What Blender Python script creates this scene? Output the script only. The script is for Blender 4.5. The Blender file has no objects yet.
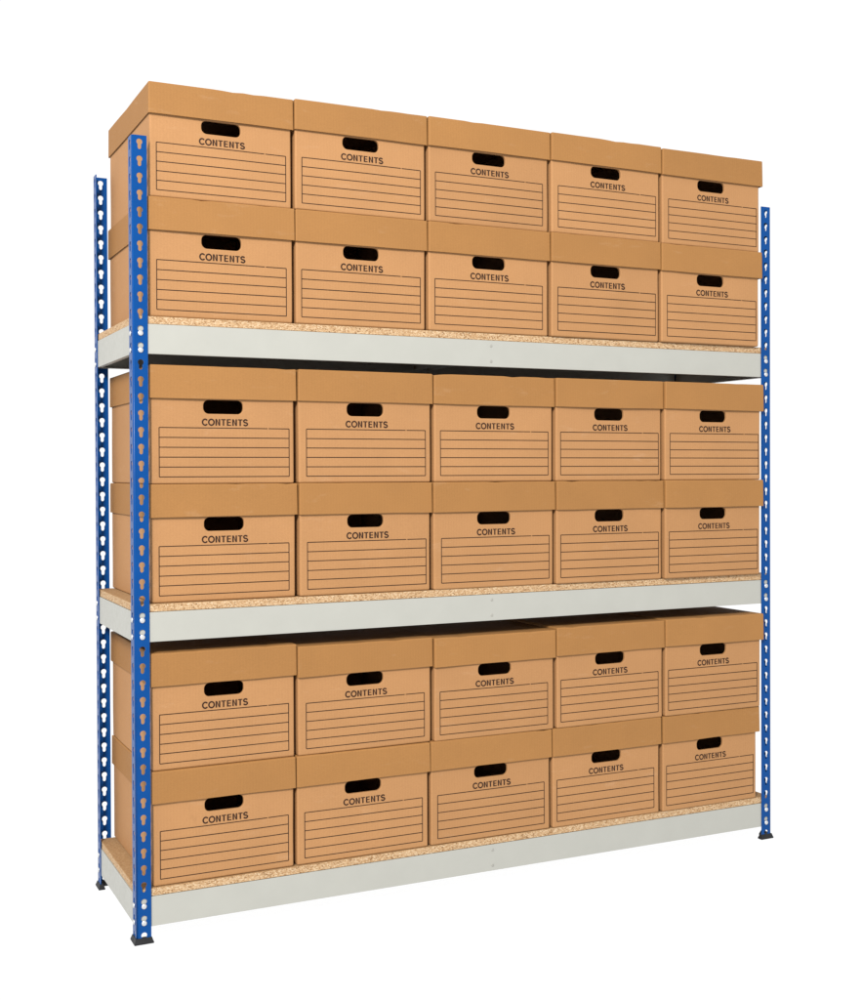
import bpy, bmesh, math, random
from mathutils import Vector, Matrix, noise

sc = bpy.context.scene
COL = sc.collection
PI = math.pi

# ------------------------------------------------------------------ helpers
def link(name, mesh, parent=None, mat=None):
    o = bpy.data.objects.new(name, mesh)
    COL.objects.link(o)
    if parent: o.parent = parent
    if mat and mesh is not None:
        mesh.materials.clear(); mesh.materials.append(mat)
    return o

def empty(name, loc, label, cat, group=None):
    o = bpy.data.objects.new(name, None)
    COL.objects.link(o)
    o.location = loc
    o.empty_display_size = 0.05
    o['label'] = label; o['category'] = cat
    if group: o['group'] = group
    return o

def bm_mesh(bm, name, smooth=False):
    me = bpy.data.meshes.new(name)
    if smooth:
        for f in bm.faces: f.smooth = True
    bm.to_mesh(me); bm.free()
    return me

def add_box(bm, x0, x1, y0, y1, z0, z1, bevel=0.0, seg=2):
    r = bmesh.ops.create_cube(bm, size=1.0)
    vs = r['verts']
    for v in vs:
        v.co = Vector(((x0 + x1) / 2 + v.co.x * (x1 - x0), (y0 + y1) / 2 + v.co.y * (y1 - y0), (z0 + z1) / 2 + v.co.z * (z1 - z0)))
    if bevel > 0:
        es = list({e for v in vs for e in v.link_edges})
        bmesh.ops.bevel(bm, geom=es, offset=bevel, segments=seg, profile=0.5, affect='EDGES')

def boolean(base, cutters):
    """difference of temporary meshes, returns a new mesh"""
    ob = bpy.data.objects.new('tmp', base); COL.objects.link(ob)
    cs = []
    for c in cutters:
        co = bpy.data.objects.new('tmpc', c); COL.objects.link(co); cs.append(co)
        m = ob.modifiers.new('b', 'BOOLEAN'); m.operation = 'DIFFERENCE'; m.solver = 'EXACT'; m.object = co
    dg = bpy.context.evaluated_depsgraph_get(); dg.update()
    me = bpy.data.meshes.new_from_object(ob.evaluated_get(dg))
    for o in cs + [ob]: bpy.data.objects.remove(o, do_unlink=True)
    return me

def bisect_grid(bm, xs, ys, zs):
    for ax, vals in ((0, xs), (1, ys), (2, zs)):
        n = Vector((0, 0, 0)); n[ax] = 1
        for v in vals:
            c = Vector((0, 0, 0)); c[ax] = v
            bmesh.ops.bisect_plane(bm, geom=bm.verts[:] + bm.edges[:] + bm.faces[:], plane_co=c, plane_no=n, dist=1e-5)

# ------------------------------------------------------------------ materials
def new_mat(name):
    m = bpy.data.materials.new(name); m.use_nodes = True
    nt = m.node_tree
    b = nt.nodes['Principled BSDF']
    return m, nt, b

def ramp(nt, stops):
    r = nt.nodes.new('ShaderNodeValToRGB')
    el = r.color_ramp.elements
    el[0].position, el[0].color = stops[0][0], (*stops[0][1], 1)
    el[1].position, el[1].color = stops[-1][0], (*stops[-1][1], 1)
    for p, c in stops[1:-1]:
        e = el.new(p); e.color = (*c, 1)
    return r

def coords(nt, scale=(1, 1, 1), obj_random=True):
    tc = nt.nodes.new('ShaderNodeTexCoord')
    mp = nt.nodes.new('ShaderNodeMapping')
    mp.inputs['Scale'].default_value = scale
    nt.links.new(tc.outputs['Object'], mp.inputs['Vector'])
    if obj_random:
        oi = nt.nodes.new('ShaderNodeObjectInfo')
        ml = nt.nodes.new('ShaderNodeMath'); ml.operation = 'MULTIPLY'; ml.inputs[1].default_value = 37.0
        nt.links.new(oi.outputs['Random'], ml.inputs[0])
        cb = nt.nodes.new('ShaderNodeCombineXYZ')
        for i in range(3): nt.links.new(ml.outputs[0], cb.inputs[i])
        nt.links.new(cb.outputs[0], mp.inputs['Location'])
    return mp

def noise_node(nt, vec, scale, detail=4, rough=0.55):
    n = nt.nodes.new('ShaderNodeTexNoise')
    n.inputs['Scale'].default_value = scale; n.inputs['Detail'].default_value = detail
    n.inputs['Roughness'].default_value = rough
    nt.links.new(vec.outputs[0], n.inputs['Vector'])
    return n

def mixc(nt, a, b, fac, mode='MIX'):
    m = nt.nodes.new('ShaderNodeMix'); m.data_type = 'RGBA'; m.blend_type = mode
    def put(sock, v):
        if hasattr(v, 'outputs'): nt.links.new(v.outputs[0], sock)
        elif hasattr(v, 'is_output'): nt.links.new(v, sock)
        elif isinstance(v, (int, float)): sock.default_value = v
        else: sock.default_value = (*v, 1)
    put(m.inputs[0], fac); put(m.inputs[6], a); put(m.inputs[7], b)
    return m.outputs[2]

def scale_col(c, k): return tuple(x * k for x in c)

def cardboard(name, col, flute=True):
    m, nt, b = new_mat(name)
    mp = coords(nt)
    n1 = noise_node(nt, mp, 9, 3)                               # broad mottling
    r1 = ramp(nt, [(0.3, scale_col(col, 0.97)), (0.7, scale_col(col, 1.03))])
    nt.links.new(n1.outputs[0], r1.inputs[0])
    mp2 = coords(nt, (260, 260, 900))                           # paper fibre, drawn out sideways
    n2 = noise_node(nt, mp2, 1.0, 3, 0.6)
    r2 = ramp(nt, [(0.3, (0.90, 0.89, 0.88)), (0.7, (1.08, 1.08, 1.09))])
    nt.links.new(n2.outputs[0], r2.inputs[0])
    c = mixc(nt, r1, r2, 0.75, 'MULTIPLY')
    # vertical flute lines of the corrugation showing faintly through the liner
    mp3 = coords(nt, (1, 0.0, 0.04), False)
    w = nt.nodes.new('ShaderNodeTexWave'); w.wave_type = 'BANDS'; w.bands_direction = 'X'
    w.inputs['Scale'].default_value = 42; w.inputs['Distortion'].default_value = 1.2
    w.inputs['Detail'].default_value = 2; w.inputs['Detail Scale'].default_value = 2
    nt.links.new(mp3.outputs[0], w.inputs['Vector'])
    rw = ramp(nt, [(0.0, (0.985, 0.983, 0.980)), (1.0, (1.015, 1.015, 1.015))])
    nt.links.new(w.outputs[0], rw.inputs[0])
    c = mixc(nt, c, rw, 0.9, 'MULTIPLY')
    # every box came from a slightly different sheet
    oi = nt.nodes.new('ShaderNodeObjectInfo')
    rr = ramp(nt, [(0.0, (0.965, 0.96, 0.95)), (1.0, (1.03, 1.03, 1.03))])
    nt.links.new(oi.outputs['Random'], rr.inputs[0])
    c = mixc(nt, c, rr, 1.0, 'MULTIPLY')
    # rubbed, paler scuffs and a few dark handling marks
    mp5 = coords(nt, (5, 5, 16))
    n5 = noise_node(nt, mp5, 2.2, 6, 0.7)
    r5 = ramp(nt, [(0.0, (0, 0, 0)), (0.60, (0, 0, 0)), (0.74, (1, 1, 1))])
    nt.links.new(n5.outputs[0], r5.inputs[0])
    c = mixc(nt, c, mixc(nt, c, (0.60, 0.46, 0.33), 0.07), r5)
    mp6 = coords(nt, (14, 14, 9))
    n6 = noise_node(nt, mp6, 1.7, 5, 0.72)
    r6 = ramp(nt, [(0.0, (1, 1, 1)), (0.24, (1, 1, 1)), (0.33, (0, 0, 0))])
    nt.links.new(n6.outputs[0], r6.inputs[0])
    c = mixc(nt, c, mixc(nt, c, (0.10, 0.05, 0.02), 0.10), r6)
    nt.links.new(c, b.inputs['Base Color'])
    b.inputs['Roughness'].default_value = 0.72
    b.inputs['Specular IOR Level'].default_value = 0.25
    n4 = noise_node(nt, coords(nt, (1, 1, 1.6)), 120, 5, 0.65)
    bp = nt.nodes.new('ShaderNodeBump'); bp.inputs['Strength'].default_value = 0.12; bp.inputs['Distance'].default_value = 0.002
    nt.links.new(n4.outputs[0], bp.inputs['Height']); nt.links.new(bp.outputs[0], b.inputs['Normal'])
    return m

def paint(name, col, rough=0.35, spec=0.5, wear=0.05):
    m, nt, b = new_mat(name)
    n1 = noise_node(nt, coords(nt), 14, 3)
    r1 = ramp(nt, [(0.3, scale_col(col, 1 - wear)), (0.7, scale_col(col, 1 + wear))])
    nt.links.new(n1.outputs[0], r1.inputs[0]); nt.links.new(r1.outputs[0], b.inputs['Base Color'])
    n2 = noise_node(nt, coords(nt), 60, 4)
    r2 = ramp(nt, [(0.3, (rough * .85,) * 3), (0.7, (rough * 1.2,) * 3)])
    nt.links.new(n2.outputs[0], r2.inputs[0]); nt.links.new(r2.outputs[0], b.inputs['Roughness'])
    n3 = noise_node(nt, coords(nt), 700, 2)
    bp = nt.nodes.new('ShaderNodeBump'); bp.inputs['Strength'].default_value = 0.05; bp.inputs['Distance'].default_value = 0.0006
    nt.links.new(n3.outputs[0], bp.inputs['Height']); nt.links.new(bp.outputs[0], b.inputs['Normal'])
    b.inputs['Specular IOR Level'].default_value = spec
    return m

def chipboard():
    m, nt, b = new_mat('chipboard')
    mp = coords(nt, (1, 1, 1.5))
    nz = noise_node(nt, mp, 60, 3)
    ad = nt.nodes.new('ShaderNodeVectorMath'); ad.operation = 'MULTIPLY_ADD'
    ad.inputs[1].default_value = (0.012, 0.012, 0.012)
    nt.links.new(nz.outputs[1], ad.inputs[0]); nt.links.new(mp.outputs[0], ad.inputs[2])
    v = nt.nodes.new('ShaderNodeTexVoronoi'); v.inputs['Scale'].default_value = 330
    nt.links.new(ad.outputs[0], v.inputs['Vector'])
    r = ramp(nt, [(0.0, (0.15, 0.075, 0.03)), (0.10, (0.27, 0.155, 0.072)), (0.36, (0.37, 0.23, 0.12)), (0.7, (0.42, 0.285, 0.16)), (1.0, (0.50, 0.38, 0.25))])
    sp = nt.nodes.new('ShaderNodeSeparateColor'); nt.links.new(v.outputs['Color'], sp.inputs[0])
    nt.links.new(sp.outputs[0], r.inputs[0])
    # sanded faces are finer and more even than the sawn edge
    v2 = nt.nodes.new('ShaderNodeTexVoronoi'); v2.inputs['Scale'].default_value = 260
    nt.links.new(ad.outputs[0], v2.inputs['Vector'])
    sp2 = nt.nodes.new('ShaderNodeSeparateColor'); nt.links.new(v2.outputs['Color'], sp2.inputs[0])
    r2 = ramp(nt, [(0.0, (0.24, 0.135, 0.06)), (0.5, (0.28, 0.165, 0.074)), (1.0, (0.33, 0.205, 0.102))])
    nt.links.new(sp2.outputs[0], r2.inputs[0])
    ge = nt.nodes.new('ShaderNodeNewGeometry')
    sx = nt.nodes.new('ShaderNodeSeparateXYZ'); nt.links.new(ge.outputs['True Normal'], sx.inputs[0])
    ab = nt.nodes.new('ShaderNodeMath'); ab.operation = 'ABSOLUTE'; nt.links.new(sx.outputs[2], ab.inputs[0])
    c = mixc(nt, r, r2, ab)
    nt.links.new(c, b.inputs['Base Color'])
    b.inputs['Roughness'].default_value = 0.8; b.inputs['Specular IOR Level'].default_value = 0.2
    bp = nt.nodes.new('ShaderNodeBump'); bp.inputs['Strength'].default_value = 0.35; bp.inputs['Distance'].default_value = 0.001
    nt.links.new(sp.outputs[0], bp.inputs['Height']); nt.links.new(bp.outputs[0], b.inputs['Normal'])
    return m

M_BODY = cardboard('kraft_cardboard', (0.326, 0.166, 0.067))
M_LID = cardboard('kraft_cardboard_lid', (0.264, 0.126, 0.038))
M_BLUE = paint('blue_powder_coat', (0.0003, 0.044, 0.185), 0.28, 0.14, 0.08)
_b = M_BLUE.node_tree.nodes['Principled BSDF']
_b.inputs['Sheen Weight'].default_value = 0.14; _b.inputs['Sheen Roughness'].default_value = 0.18
M_GREY = paint('light_grey_powder_coat', (0.322, 0.322, 0.293), 0.42, 0.3, 0.02)
M_CHIP = chipboard()
M_FOOT = paint('black_plastic', (0.010, 0.0105, 0.012), 0.5, 0.25, 0.2)
M_INK = paint('brown_black_ink', (0.012, 0.005, 0.003), 0.7, 0.2, 0.2)
M_LINE = paint('brown_ruling_ink', (0.026, 0.010, 0.005), 0.7, 0.2, 0.3)
M_RIVET, _nt, _b = new_mat('zinc_plated_steel')
_b.inputs['Base Color'].default_value = (0.62, 0.63, 0.64, 1); _b.inputs['Metallic'].default_value = 0.85
_n = noise_node(_nt, coords(_nt), 300, 3); _r = ramp(_nt, [(0.3, (0.3,) * 3), (0.7, (0.5,) * 3)])
_nt.links.new(_n.outputs[0], _r.inputs[0]); _nt.links.new(_r.outputs[0], _b.inputs['Roughness'])

# ------------------------------------------------------------------ measured layout (metres)
W, D, H = 1.8353, 0.4484, 1.824
PITCH, HZ0 = 0.0381, 0.0146         # keyhole pitch, height of the lowest keyhole
FL, TH, RB = 0.0345, 0.002, 0.0042  # post flange, steel thickness, bend radius
ZB = {'top': 1.3345, 'middle': 0.6820, 'bottom': 0.0362}
HB = 0.0674
BT = {'top': 0.018, 'middle': 0.018, 'bottom': 0.018}

# ------------------------------------------------------------------ shelving unit
rack = empty('shelving_unit', (0, 0, 0), 'blue and grey boltless steel shelving unit with three chipboard shelves', 'shelving')

def keyhole(angles):
    pts = []
    for a in angles:
        t = 0.0; last = 0.0
        while t < 0.02:
            x, z = t * math.cos(a), 0.001 + t * math.sin(a)
            inside = (x * x + (z - 0.0045) ** 2 < 0.0068 ** 2) or (abs(x) < 0.0041 and -0.0085 < z < 0.0045) or (x * x + (z + 0.0085) ** 2 < 0.0041 ** 2)
            if not inside: break
            last = t; t += 0.0001
        pts.append((last * math.cos(a), 0.001 + last * math.sin(a)))
    return pts

def post_mesh():
    """L-section upright, corner at the origin, flanges along +x and +y, both punched with keyholes"""
    bm = bmesh.new()
    s0, s1 = RB, FL
    sc_ = 0.0182
    base = [2 * PI * i / 32 for i in range(32)]
    hw0, hw1, hh0, hh1 = sc_ - s0, s1 - sc_, PITCH / 2 + 0.001, PITCH / 2 - 0.001
    corners = [math.atan2(z, x) % (2 * PI) for x, z in ((hw1, hh1), (-hw0, hh1), (-hw0, -hh0), (hw1, -hh0))]
    ang = sorted(base + corners)
    key = keyhole(ang)
    rect = []
    for a in ang:
        c, s = math.cos(a), math.sin(a)
        t = min([v for v in ((hw1 / c if c > 1e-6 else 9), (-hw0 / c if c < -1e-6 else 9), (hh1 / s if s > 1e-6 else 9), (-hh0 / s if s < -1e-6 else 9))])
        rect.append((t * c, 0.001 + t * s))
    z_lo, z_hi = 0.004, H
    for side in (0, 1):
        def P(s, z, d):
            return bm.verts.new((s, d, z) if side == 0 else (d, s, z))
        def quad(pts):
            bm.faces.new(pts)
        n = len(ang)
        for k in range(48):
            zc = HZ0 + PITCH * k
            if zc - PITCH / 2 < z_lo:      # the lowest keyhole is cut short by the foot
                pass
            A = [P(sc_ + x, max(zc + z, z_lo), 0) for x, z in rect]; B = [P(sc_ + x, max(zc + z, z_lo), 0) for x, z in key]
            A2 = [P(sc_ + x, max(zc + z, z_lo), TH) for x, z in rect]; B2 = [P(sc_ + x, max(zc + z, z_lo), TH) for x, z in key]
            for i in range(n):
                j = (i + 1) % n
                quad((A[i], A[j], B[j], B[i])); quad((A2[i], B2[i], B2[j], A2[j]))
                quad((B[i], B[j], B2[j], B2[i]))
        zt = HZ0 + PITCH * 47 + PITCH / 2
        if z_hi > zt:
            for d in (0, TH):
                quad([P(s0, zt, d), P(s1, zt, d), P(s1, z_hi, d), P(s0, z_hi, d)])
        quad([P(s1, z_lo, 0), P(s1, z_hi, 0), P(s1, z_hi, TH), P(s1, z_lo, TH)])
        for zz in (z_lo, z_hi):
            quad([P(s0, zz, 0), P(s1, zz, 0), P(s1, zz, TH), P(s0, zz, TH)])
    seg = 6
    arc = [(PI + PI / 2 * i / seg) for i in range(seg + 1)]
    for rad in (RB, RB - TH):
        prev = None
        for a in arc:
            cur = [bm.verts.new((RB + rad * math.cos(a), RB + rad * math.sin(a), z)) for z in (z_lo, z_hi)]
            if prev:
                f = bm.faces.new((prev[0], cur[0], cur[1], prev[1])); f.smooth = True
            prev = cur
    for z in (z_lo, z_hi):
        for a, b in zip(arc[:-1], arc[1:]):
            bm.faces.new([bm.verts.new((RB + r * math.cos(q), RB + r * math.sin(q), z)) for r, q in ((RB, a), (RB, b), (RB - TH, b), (RB - TH, a))])
    bmesh.ops.remove_doubles(bm, verts=bm.verts[:], dist=1e-6)
    bmesh.ops.dissolve_degenerate(bm, edges=bm.edges[:], dist=1e-7)
    bmesh.ops.recalc_face_normals(bm, faces=bm.faces[:])
    return bm_mesh(bm, 'post')

def foot_mesh():
    """moulded cap that grips the L-section and flares out at the floor"""
    bm = bmesh.new()
    def loop(out, inn, z):
        a, b, w = -out, 0.0075 + inn, FL + out
        return [bm.verts.new(p + (z,)) for p in ((a, a), (w, a), (w, b), (b, b), (b, w), (a, w))]
    levels = [loop(0.0045, 0.004, 0.0), loop(0.0050, 0.004, 0.003), loop(0.0030, 0.002, 0.008), loop(0.0016, 0.0, 0.0125), loop(0.0012, 0.0, 0.0135)]
    for lo, hi in zip(levels[:-1], levels[1:]):
        for i in range(6):
            bm.faces.new((lo[i], lo[(i + 1) % 6], hi[(i + 1) % 6], hi[i]))
    bm.faces.new(levels[0]); bm.faces.new(levels[-1])
    bmesh.ops.recalc_face_normals(bm, faces=bm.faces[:])
    return bm_mesh(bm, 'foot')

POST, FOOT = post_mesh(), foot_mesh()
POST.materials.append(M_BLUE); FOOT.materials.append(M_FOOT)
corner_sets = [((0, 0), (1, 1)), ((W, 0), (-1, 1)), ((0, D), (1, -1)), ((W, D), (-1, -1))]
mirrored = {}
def oriented(mesh, sx, sy):
    k = (mesh.name, sx, sy)
    if k not in mirrored:
        m = mesh.copy()
        m.transform(Matrix.Diagonal((sx, sy, 1, 1)))
        if sx * sy < 0: m.flip_normals()
        mirrored[k] = m
    return mirrored[k]
for (px, py), (sx, sy) in corner_sets:
    p = link('post', oriented(POST, sx, sy), rack); p.location = (px, py, 0)
    f = link('foot', oriented(FOOT, sx, sy), p)

def rivet_mesh():
    bm = bmesh.new()
    prof = [(0.0, -0.0030), (0.0028, -0.0029), (0.0050, -0.0023), (0.0061, -0.0014), (0.0061, -0.0004), (0.0036, 0.0), (0.0036, 0.0036)]
    rings = []
    for r, y in prof:
        if r == 0: rings.append([bm.verts.new((0, y, 0))])
        else: rings.append([bm.verts.new((r * math.cos(2 * PI * i / 18), y, r * math.sin(2 * PI * i / 18))) for i in range(18)])
    for a, b in zip(rings[:-1], rings[1:]):
        for i in range(18):
            j = (i + 1) % 18
            if len(a) == 1: bm.faces.new((a[0], b[i], b[j]))
            else: bm.faces.new((a[i], a[j], b[j], b[i]))
    bmesh.ops.recalc_face_normals(bm, faces=bm.faces[:])
    return bm_mesh(bm, 'rivet', True)
RIVET = rivet_mesh(); RIVET.materials.append(M_RIVET)

def screw_mesh():
    bm = bmesh.new()
    add = bmesh.ops.create_cone(bm, cap_ends=True, segments=16, radius1=0.0042, radius2=0.0032, depth=0.0012)
    bmesh.ops.rotate(bm, verts=bm.verts[:], cent=(0, 0, 0), matrix=Matrix.Rotation(PI / 2, 3, 'X'))
    return bm_mesh(bm, 'screw_head')
SCREW = screw_mesh(); SCREW.materials.append(paint('dull_screw_paint', (0.27, 0.265, 0.24), 0.5, 0.3, 0.05))

def beam_mesh(length, lip0):
    """folded steel beam along +x, outer face at y=0, lips folded inward (+y)"""
    bm = bmesh.new()
    t = 0.0016
    add_box(bm, 0, length, 0, t, 0, HB, 0.0007, 2)
    add_box(bm, lip0, length - lip0, t - 0.0002, 0.024, HB - t - 0.0002, HB - 0.0002)
    add_box(bm, lip0, length - lip0, t - 0.0002, 0.012, 0.0002, t + 0.0002)
    return bm_mesh(bm, 'beam')

BEAM_X, BEAM_Y = beam_mesh(W - 0.012, 0.001), beam_mesh(D - 0.012, 0.027)
for m in (BEAM_X, BEAM_Y): m.materials.append(M_GREY)
rivet_holes = {'top': (35, 36), 'middle': (18, 19), 'bottom': (1, 2)}
OFF = 0.0024
for s in ('top', 'middle', 'bottom'):
    z = ZB[s]
    specs = [(BEAM_X, (0.006, OFF, z), 0, W - 0.012, True), (BEAM_X, (W - 0.006, D - OFF, z), PI, W - 0.012, False),
             (BEAM_Y, (OFF, D - 0.006, z), -PI / 2, D - 0.012, True), (BEAM_Y, (W - OFF, 0.006, z), PI / 2, D - 0.012, True)]
    for mesh, loc, rz, L, front in specs:
        b = link('beam', mesh, rack); b.location = loc; b.rotation_euler = (0, 0, rz)
        for u in (0.0182 - 0.006, L - (0.0182 - 0.006)):
            for k in rivet_holes[s]:
                r = link('rivet', RIVET, b); r.location = (u, -OFF, HZ0 + PITCH * k - 0.0062 - z)
    fb = [o for o in rack.children if o.name.startswith('beam')]
    for b in fb[-4:-2]:
        for dz in (0.0535, 0.0137):
            q = link('screw_head', SCREW, b); q.location = ((0.917 - 0.006) if b.rotation_euler.z == 0 else (W - 0.006 - 0.917), -0.0004, dz)
    # tie bar across the middle under the board
    bm = bmesh.new()
    add_box(bm, 0.895, 0.939, 0.0262, D - 0.0262, z + HB - 0.0035, z + HB - 0.0019)
    add_box(bm, 0.895, 0.8966, 0.0262, D - 0.0262, z + 0.022, z + HB - 0.0037)
    add_box(bm, 0.9374, 0.939, 0.0262, D - 0.0262, z + 0.022, z + HB - 0.0037)
    link('tie_bar', bm_mesh(bm, 'tie_bar'), rack, M_GREY)
    bm = bmesh.new()
    add_box(bm, 0.0046, W - 0.0046, 0.0046, D - 0.0046, z + HB + 0.0004, z + HB + BT[s], 0.0008, 1)
    link('shelf_board', bm_mesh(bm, 'shelf_board'), rack, M_CHIP)

# ------------------------------------------------------------------ archive boxes
BW, BD, BH = 0.346, 0.440, 0.268      # body
LZ, LT, LD = 0.1965, 0.272, 0.452      # lid: lower edge, top, depth
WALL = 0.007

def make_body_master():
    bm = bmesh.new()
    add_box(bm, -BW / 2, BW / 2, 0, BD, 0, BH)
    es = [e for e in bm.edges if abs(e.verts[0].co.z - e.verts[1].co.z) > 0.1 or max(v.co.z for v in e.verts) < 0.001]
    bmesh.ops.bevel(bm, geom=es, offset=0.0042, segments=3, profile=0.5, affect='EDGES')
    base = bm_mesh(bm, 'b')
    bm = bmesh.new(); add_box(bm, -BW / 2 + WALL, BW / 2 - WALL, WALL, BD - WALL, WALL, BH + 0.05)
    inner = bm_mesh(bm, 'i')
    bm = bmesh.new()                                              # hand hole through front and back
    w, h, r = 0.048, 0.0162, 0.0135
    zc = 0.1785
    out = []
    for cx, cz, a0 in ((w - r, h - r, 0), (-w + r, h - r, PI / 2), (-w + r, -h + r, PI), (w - r, -h + r, 1.5 * PI)):
        for i in range(9):
            a = a0 + PI / 2 * i / 8
            out.append((cx + r * math.cos(a) - 0.002, zc + cz + r * math.sin(a)))
    fr = [bm.verts.new((x, -0.05, z)) for x, z in out]; bk = [bm.verts.new((x, BD + 0.05, z)) for x, z in out]
    bm.faces.new(fr); bm.faces.new(bk)
    for i in range(len(out)):
        j = (i + 1) % len(out); bm.faces.new((fr[i], fr[j], bk[j], bk[i]))
    bmesh.ops.recalc_face_normals(bm, faces=bm.faces[:])
    slot = bm_mesh(bm, 's')
    me = boolean(base, [inner, slot])
    bm = bmesh.new(); bm.from_mesh(me)
    rim = [e for e in bm.edges if all(abs(v.co.y) < 1e-5 and abs(v.co.x) < 0.06 and 0.15 < v.co.z < 0.205 for v in e.verts)
           and any(abs(f.normal.y) < 0.5 for f in e.link_faces)]
    bmesh.ops.bevel(bm, geom=rim, offset=0.0016, segments=2, profile=0.5, affect='EDGES')   # die-cut edge, crushed inward
    bisect_grid(bm, [BW * (i / 10 - 0.5) for i in range(1, 10)], [BD * i / 4 for i in range(1, 4)], [BH * i / 8 for i in range(1, 8)])
    return bm

def make_lid_master():
    bm = bmesh.new()
    add_box(bm, -0.1765, 0.1765, -0.0052, LD - 0.0052, LZ, LT)
    es = [e for e in bm.edges if max(v.co.z for v in e.verts) > LT - 0.001]     # top edges and the upright corners
    bmesh.ops.bevel(bm, geom=es, offset=0.0030, segments=3, profile=0.5, affect='EDGES')
    base = bm_mesh(bm, 'b')
    bm = bmesh.new(); add_box(bm, -0.1750, 0.1750, -0.0017, LD - 0.0087, LZ - 0.05, LT - 0.0035)
    me = boolean(base, [bm_mesh(bm, 'i')])
    bm = bmesh.new(); bm.from_mesh(me)
    bisect_grid(bm, [0.353 * (i / 14 - 0.5) for i in range(1, 14)], [LD * i / 6 for i in range(1, 6)], [LZ + 0.012, LZ + 0.035, LZ + 0.058])
    return bm

def lettering(y):
    """the word CONTENTS in a plain grotesque capital, built letter by letter"""
    bm = bmesh.new()
    TH_ = 0.255
    def path(pts, closed=False, wv=None):
        L = []
        n = len(pts)
        for k, (x, z) in enumerate(pts):
            a = pts[(k - 1) % n] if (closed or k > 0) else pts[k]
            b = pts[(k + 1) % n] if (closed or k < n - 1) else pts[k]
            tx, tz = b[0] - a[0], b[1] - a[1]
            q = math.hypot(tx, tz); nx, nz = -tz / q, tx / q
            h = (TH_ * (1.0 - 0.12 * abs(tx) / q)) / 2
            L.append(((x + nx * h, z + nz * h), (x - nx * h, z - nz * h)))
        for k in range(n if closed else n - 1):
            p, q = L[k], L[(k + 1) % n]
            poly([p[0], q[0], q[1], p[1]])
    def poly(p): out.append(p)
    def rect(x0, x1, z0, z1): poly([(x0, z0), (x1, z0), (x1, z1), (x0, z1)])
    def arc(cx, cz, rx, rz, a0, a1, n=20):
        return [(cx + rx * math.cos(math.radians(a0 + (a1 - a0) * k / n)), cz + rz * math.sin(math.radians(a0 + (a1 - a0) * k / n))) for k in range(n + 1)]
    pen = 0.0
    verts = []
    for ch in 'CONTENTS':
        out = []
        t = TH_
        if ch == 'O':
            path(arc(0.53, 0.5, 0.53 - 0.10 + 0.02, 0.445, 0, 360, 36)[:-1], True); adv = 1.086
        elif ch == 'C':
            path(arc(0.51, 0.5, 0.43, 0.445, 38, 322, 30)); adv = 1.00
        elif ch == 'N':
            rect(0.10, 0.10 + t, 0, 1); rect(0.90 - t, 0.90, 0, 1)
            poly([(0.10 + t, 1), (0.10 + t, 0.70), (0.90 - t, 0), (0.90 - t, 0.30)]); adv = 1.0
        elif ch == 'T':
            rect(0.03, 0.82, 1 - 0.155, 1); rect(0.425 - t / 2, 0.425 + t / 2, 0, 1 - 0.155); adv = 0.85
        elif ch == 'E':
            rect(0.11, 0.11 + t, 0, 1)
            for a, b, w_ in ((0, 0.155, 0.84), (0.43, 0.58, 0.79), (0.845, 1, 0.82)): rect(0.11 + t, w_, a, b)
            adv = 0.92
        elif ch == 'S':
            up_ = arc(0.455, 0.725, 0.30, 0.215, 15, 255, 18); lo_ = arc(0.465, 0.275, 0.325, 0.22, 75, -165, 18)
            path(up_ + lo_); adv = 0.93
        for p in out:
            f = bm.faces.new([bm.verts.new((x + pen, y, z)) for x, z in p])
        pen += adv + 0.03
    xs = [v.co.x for v in bm.verts]
    x0, x1 = min(xs), max(xs)
    tw, tz0, tz1 = 0.1125, 0.1352, 0.1505
    for v in bm.verts:
        v.co.x = (v.co.x - (x0 + x1) / 2) / (x1 - x0) * tw - 0.001
        v.co.z = tz0 + v.co.z * (tz1 - tz0)
    return bm_mesh(bm, 'letters')

def make_print_master():
    """ruled contents panel and the word above it, flat on the front face"""
    bm = bmesh.new()
    y = -0.0004
    fw, zb, zt, lw = 0.1577, 0.0165, 0.1295, 0.00098
    def hline(z, x0, x1, n=12):
        p = None
        for i in range(n + 1):
            x = x0 + (x1 - x0) * i / n
            c = [bm.verts.new((x, y, z - lw)), bm.verts.new((x, y, z + lw))]
            if p: bm.faces.new((p[0], c[0], c[1], p[1]))
            p = c
    for i in range(6):
        z = zb + (zt - zb) * i / 5
        if i == 5:
            hline(z, -fw, fw * 0.655); hline(z, fw * 0.672, fw, 3)
        else: hline(z, -fw, fw)
    for s in (-1, 1):
        p = None
        for i in range(9):
            z = zb + (zt - zb) * i / 8
            c = [bm.verts.new((s * fw - lw, y, z)), bm.verts.new((s * fw + lw, y, z))]
            if p: bm.faces.new((p[0], c[0], c[1], p[1]))
            p = c
    tm = lettering(y)
    nl = len(bm.faces)
    bm.from_mesh(tm)
    bm.faces.ensure_lookup_table()
    for i, f in enumerate(bm.faces): f.material_index = 0 if i < nl else 1
    for f in bm.faces:
        f.normal_update()
        if f.normal.y > 0: f.normal_flip()
    return bm

BODY, LID, PRINT = make_body_master(), make_lid_master(), make_print_master()

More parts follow.
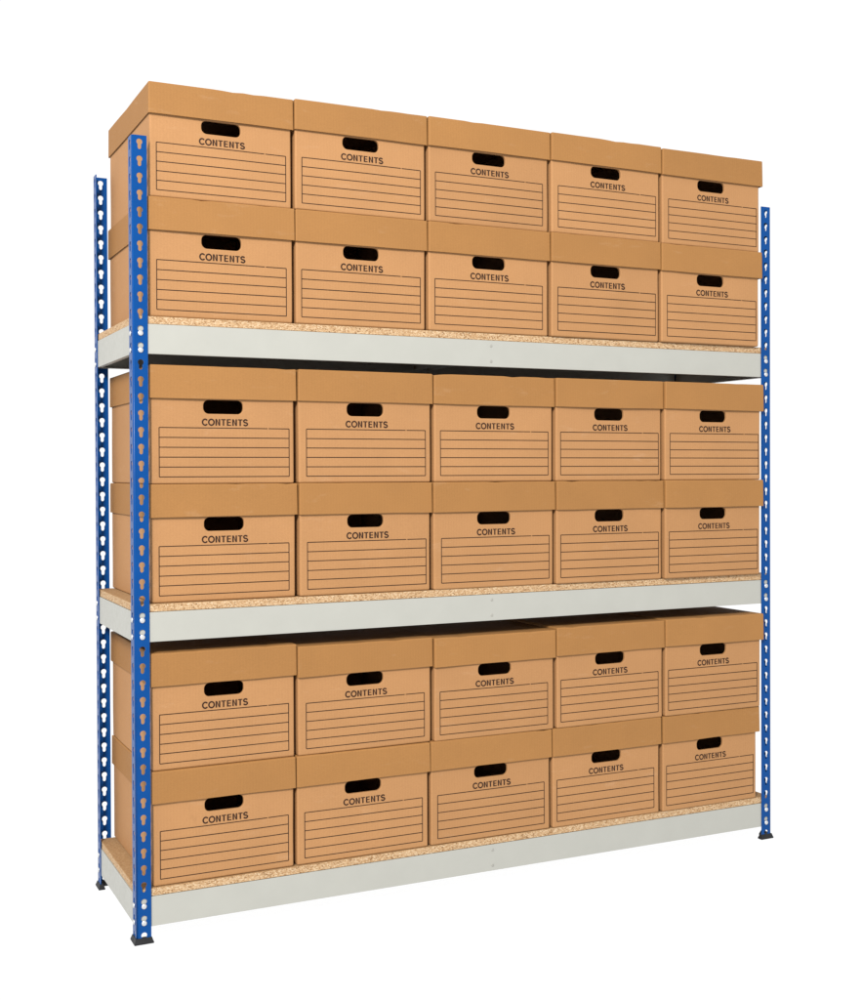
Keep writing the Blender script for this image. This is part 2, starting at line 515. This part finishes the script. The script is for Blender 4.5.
# measured for every box: printed panel centre, left and right lid edge; for every row: base, height, set-back at the left and right end
ROWS = [
 ('bottom', 'lower', 0.1216, 0.2630, 0.010, 0.002, 0.990, [(0.212, 0.039, 0.3845), (0.563, 0.386, 0.7405), (0.918, 0.7415, 1.0965), (1.268, 1.0975, 1.447), (1.6185, 1.4505, 1.7925)]),
 ('bottom', 'upper', 0.3846, 0.2635, 0.012, -0.006, 0.998, [(0.2135, 0.038, 0.3885), (0.569, 0.3895, 0.7495), (0.925, 0.751, 1.1065), (1.278, 1.107, 1.455), (1.622, 1.4560, 1.7985)]),
 ('middle', 'lower', 0.7674, 0.2716, 0.014, -0.007, 1.002, [(0.2165, 0.040, 0.3935), (0.5745, 0.3955, 0.749), (0.931, 0.7500, 1.1065), (1.280, 1.1075, 1.4535), (1.625, 1.4545, 1.7995)]),
 ('middle', 'upper', 1.0390, 0.2720, 0.014, -0.007, 1.002, [(0.2175, 0.040, 0.391), (0.5735, 0.394, 0.7515), (0.930, 0.753, 1.106), (1.280, 1.107, 1.4525), (1.6275, 1.4535, 1.7995)]),
 ('top', 'lower', 1.4202, 0.2725, 0.012, -0.006, 0.995, [(0.213, 0.038, 0.3885), (0.562, 0.3895, 0.7375), (0.914, 0.7385, 1.0930), (1.2715, 1.094, 1.444), (1.620, 1.445, 1.7945)]),
 ('top', 'upper', 1.6927, 0.2615, 0.012, -0.004, 0.993, [(0.2135, 0.0405, 0.3865), (0.5635, 0.388, 0.738), (0.916, 0.7393, 1.0945), (1.274, 1.0955, 1.4475), (1.625, 1.4485, 1.799)]),
]
# a few stacks stand a little taller or lower than the rest of their row
DH = {('top', 'upper', 0): -0.0025, ('bottom', 'upper', 0): 0.006, ('bottom', 'upper', 3): 0.0035, ('bottom', 'upper', 4): 0.0045, ('bottom', 'upper', 2): -0.0015,
      ('top', 'lower', 4): -0.0025, ('top', 'upper', 4): -0.001, ('bottom', 'lower', 3): 0.001, ('bottom', 'lower', 4): 0.002}
COLW = ['leftmost, just behind the near blue post', 'second from the left', 'in the middle column', 'second from the right', 'rightmost, next to the far blue post']
rng = random.Random(11)

for s, row, zrow, hrow, ya, yb, kx_row, cols in ROWS:
    for ci, (xc, l0, l1) in enumerate(cols):
        label = 'archive box, %s row on the %s shelf, %s' % (row, s, COLW[ci])
        yf = ya + (yb - ya) * ci / 4
        kx = kx_row * (0.985 if ci in (0, 4) else 1.0)
        xc -= 0.003
        hh = hrow + DH.get((s, row, ci), 0.0)
        kz = hh / 0.272
        zb = zrow + (DH.get((s, 'lower', ci), 0.0) if row == 'upper' else 0.0)
        b0, b1 = l0 + (0.0030 if ci == 0 else 0.0012), l1 - (0.0090 if ci == 4 else 0.0048)
        box = empty('archive_box', (xc, yf + rng.uniform(-0.001, 0.001), zb + 0.0003), label, 'box', 'cardboard archive boxes on the shelving')
        sd = rng.uniform(0, 100)
        bow = rng.uniform(0.0006, 0.0022)
        lbow = rng.uniform(-0.0006, 0.0014)
        tilt = rng.uniform(-0.0012, 0.0012)
        def front_dy(x, z):
            u = max(0.0, math.cos(PI * x / BW)); w_ = max(0.0, math.sin(PI * min(max(z / 0.215, 0), 1)))
            return -bow * u * w_ + 0.0007 * noise.noise(Vector((x * 7 + sd, z * 9, sd)))
        # body
        bm = BODY.copy()
        for v in bm.verts:
            x, y, z = v.co
            if y < 0.012: v.co.y += front_dy(x, z) + tilt * x / 0.18
            side = 1 if x > 0 else -1
            if abs(x) > BW / 2 - 0.012:
                v.co.x += side * (0.0008 * noise.noise(Vector((y * 5, z * 8, sd + side))) - 0.0006)
            v.co.x = (b0 + b1) / 2 - xc + v.co.x * (b1 - b0) / BW; v.co.z *= kz
        me = bm_mesh(bm, 'body'); body = link('body', me, box, M_BODY)
        # printing
        bm = PRINT.copy()
        for v in bm.verts:
            x, y, z = v.co
            v.co.y += front_dy(x, z) + tilt * x / 0.18
            v.co.x = (x + 0.003) * kx; v.co.z *= kz
        me = bm_mesh(bm, 'printing')
        pr = link('printed_panel', me, body)
        me.materials.clear(); me.materials.append(M_LINE); me.materials.append(M_INK)
        # lid
        bm = LID.copy()
        lc, lk = (l0 + l1) / 2 - xc, (l1 - l0) / 0.353
        sag = rng.uniform(0.0, 0.0022)
        d0, d1 = rng.uniform(-0.0012, 0.0012), rng.uniform(-0.0012, 0.0012)
        for v in bm.verts:
            x, y, z = v.co
            t = (LT - z) / (LT - LZ)                       # 0 at the top, 1 at the lower edge
            n = noise.noise(Vector((x * 9 + sd, y * 6, z * 6 + 3 * sd)))
            n2 = noise.noise(Vector((x * 34 + sd, y * 30, sd)))
            if y < 0.01: v.co.y += -lbow * math.cos(PI * x / 0.353) * (0.4 + t) + 0.0008 * n * t - 0.0010 * t + tilt * x / 0.18
            if abs(x) > 0.165: v.co.x += (1 if x > 0 else -1) * (0.0006 * n - 0.0005 * (1 - t))
            if t > 0.9: v.co.z += 0.0009 * n + d0 * (x / 0.1765) * 0.8
            if t < 0.1:
                edge = 1.0 if (y < 0.01 or abs(x) > 0.165) else 0.0
                v.co.z += -sag * (1 - edge) * max(0, math.cos(PI * x / 0.353)) - edge * max(0.0, n2 - 0.22) * 0.0050 + d1 * (x / 0.1765) * 0.4
            v.co.x = lc + v.co.x * lk
            v.co.z *= kz
        me = bm_mesh(bm, 'lid'); link('lid', me, box, M_LID)

# ------------------------------------------------------------------ floor: made-up, nearly transparent sheet; white world behind it washes out contact shadow
m, nt, b = new_mat('see_through_floor')
out = nt.nodes['Material Output']
tr = nt.nodes.new('ShaderNodeBsdfTransparent')
df = nt.nodes.new('ShaderNodeBsdfDiffuse'); df.inputs['Color'].default_value = (0.9, 0.9, 0.9, 1)
mx = nt.nodes.new('ShaderNodeMixShader'); mx.inputs[0].default_value = 0.05
nt.links.new(tr.outputs[0], mx.inputs[1]); nt.links.new(df.outputs[0], mx.inputs[2]); nt.links.new(mx.outputs[0], out.inputs[0])
bm = bmesh.new()
bmesh.ops.create_grid(bm, x_segments=1, y_segments=1, size=40)
fl = link('floor', bm_mesh(bm, 'floor'), None, m); fl['kind'] = 'structure'; fl.location = (0, 0, -0.0005)
fl['label'] = 'added, mostly transparent floor sheet under the shelving unit'

# ------------------------------------------------------------------ light
w = bpy.data.worlds.new('World'); sc.world = w; w.use_nodes = True
bg = w.node_tree.nodes['Background']; bg.inputs[0].default_value = (1, 1, 1, 1); bg.inputs[1].default_value = 1.04

def softbox(loc, target, size, power, col):
    ld = bpy.data.lights.new('softbox', 'AREA'); ld.shape = 'SQUARE'; ld.size = size; ld.energy = power; ld.color = col
    o = bpy.data.objects.new('softbox', ld); COL.objects.link(o); o.location = loc
    d = Vector(target) - Vector(loc)
    o.rotation_euler = d.to_track_quat('-Z', 'Y').to_euler()
    return o
softbox((-3.3, -4.7, 4.6), (0.7, 0.2, 1.0), 1.4, 800, (1.0, 0.98, 0.95))

# ------------------------------------------------------------------ camera
cam = bpy.data.cameras.new('camera'); co = bpy.data.objects.new('camera', cam); COL.objects.link(co)
yaw, pitch, roll = -0.450631, -0.010638, -0.003716
fwd = Vector((-math.sin(yaw), math.cos(yaw), 0)); right = Vector((math.cos(yaw), math.sin(yaw), 0)); up = Vector((0, 0, 1))
fwd, up = fwd * math.cos(pitch) + up * math.sin(pitch), up * math.cos(pitch) - fwd * math.sin(pitch)
right, up = right * math.cos(roll) + up * math.sin(roll), up * math.cos(roll) - right * math.sin(roll)
R = Matrix((right, up, -fwd)).transposed()
co.matrix_world = Matrix.Translation((-0.60952, -2.79562, 1.06554)) @ R.to_4x4()
cam.sensor_fit = 'VERTICAL'; cam.sensor_height = 24; cam.sensor_width = 24
cam.lens = 24 * 1238.34 / 1000
cam.shift_x = 0.0; cam.shift_y = -(500 - 484.878) / 1000
cam.clip_start = 0.05; cam.clip_end = 200
sc.camera = co
sc.view_settings.view_transform = 'Standard'; sc.view_settings.look = 'None'
sc.view_settings.exposure = 0; sc.view_settings.gamma = 1
sc.cycles.max_bounces = 8; sc.cycles.diffuse_bounces = 4; sc.cycles.transparent_max_bounces = 8
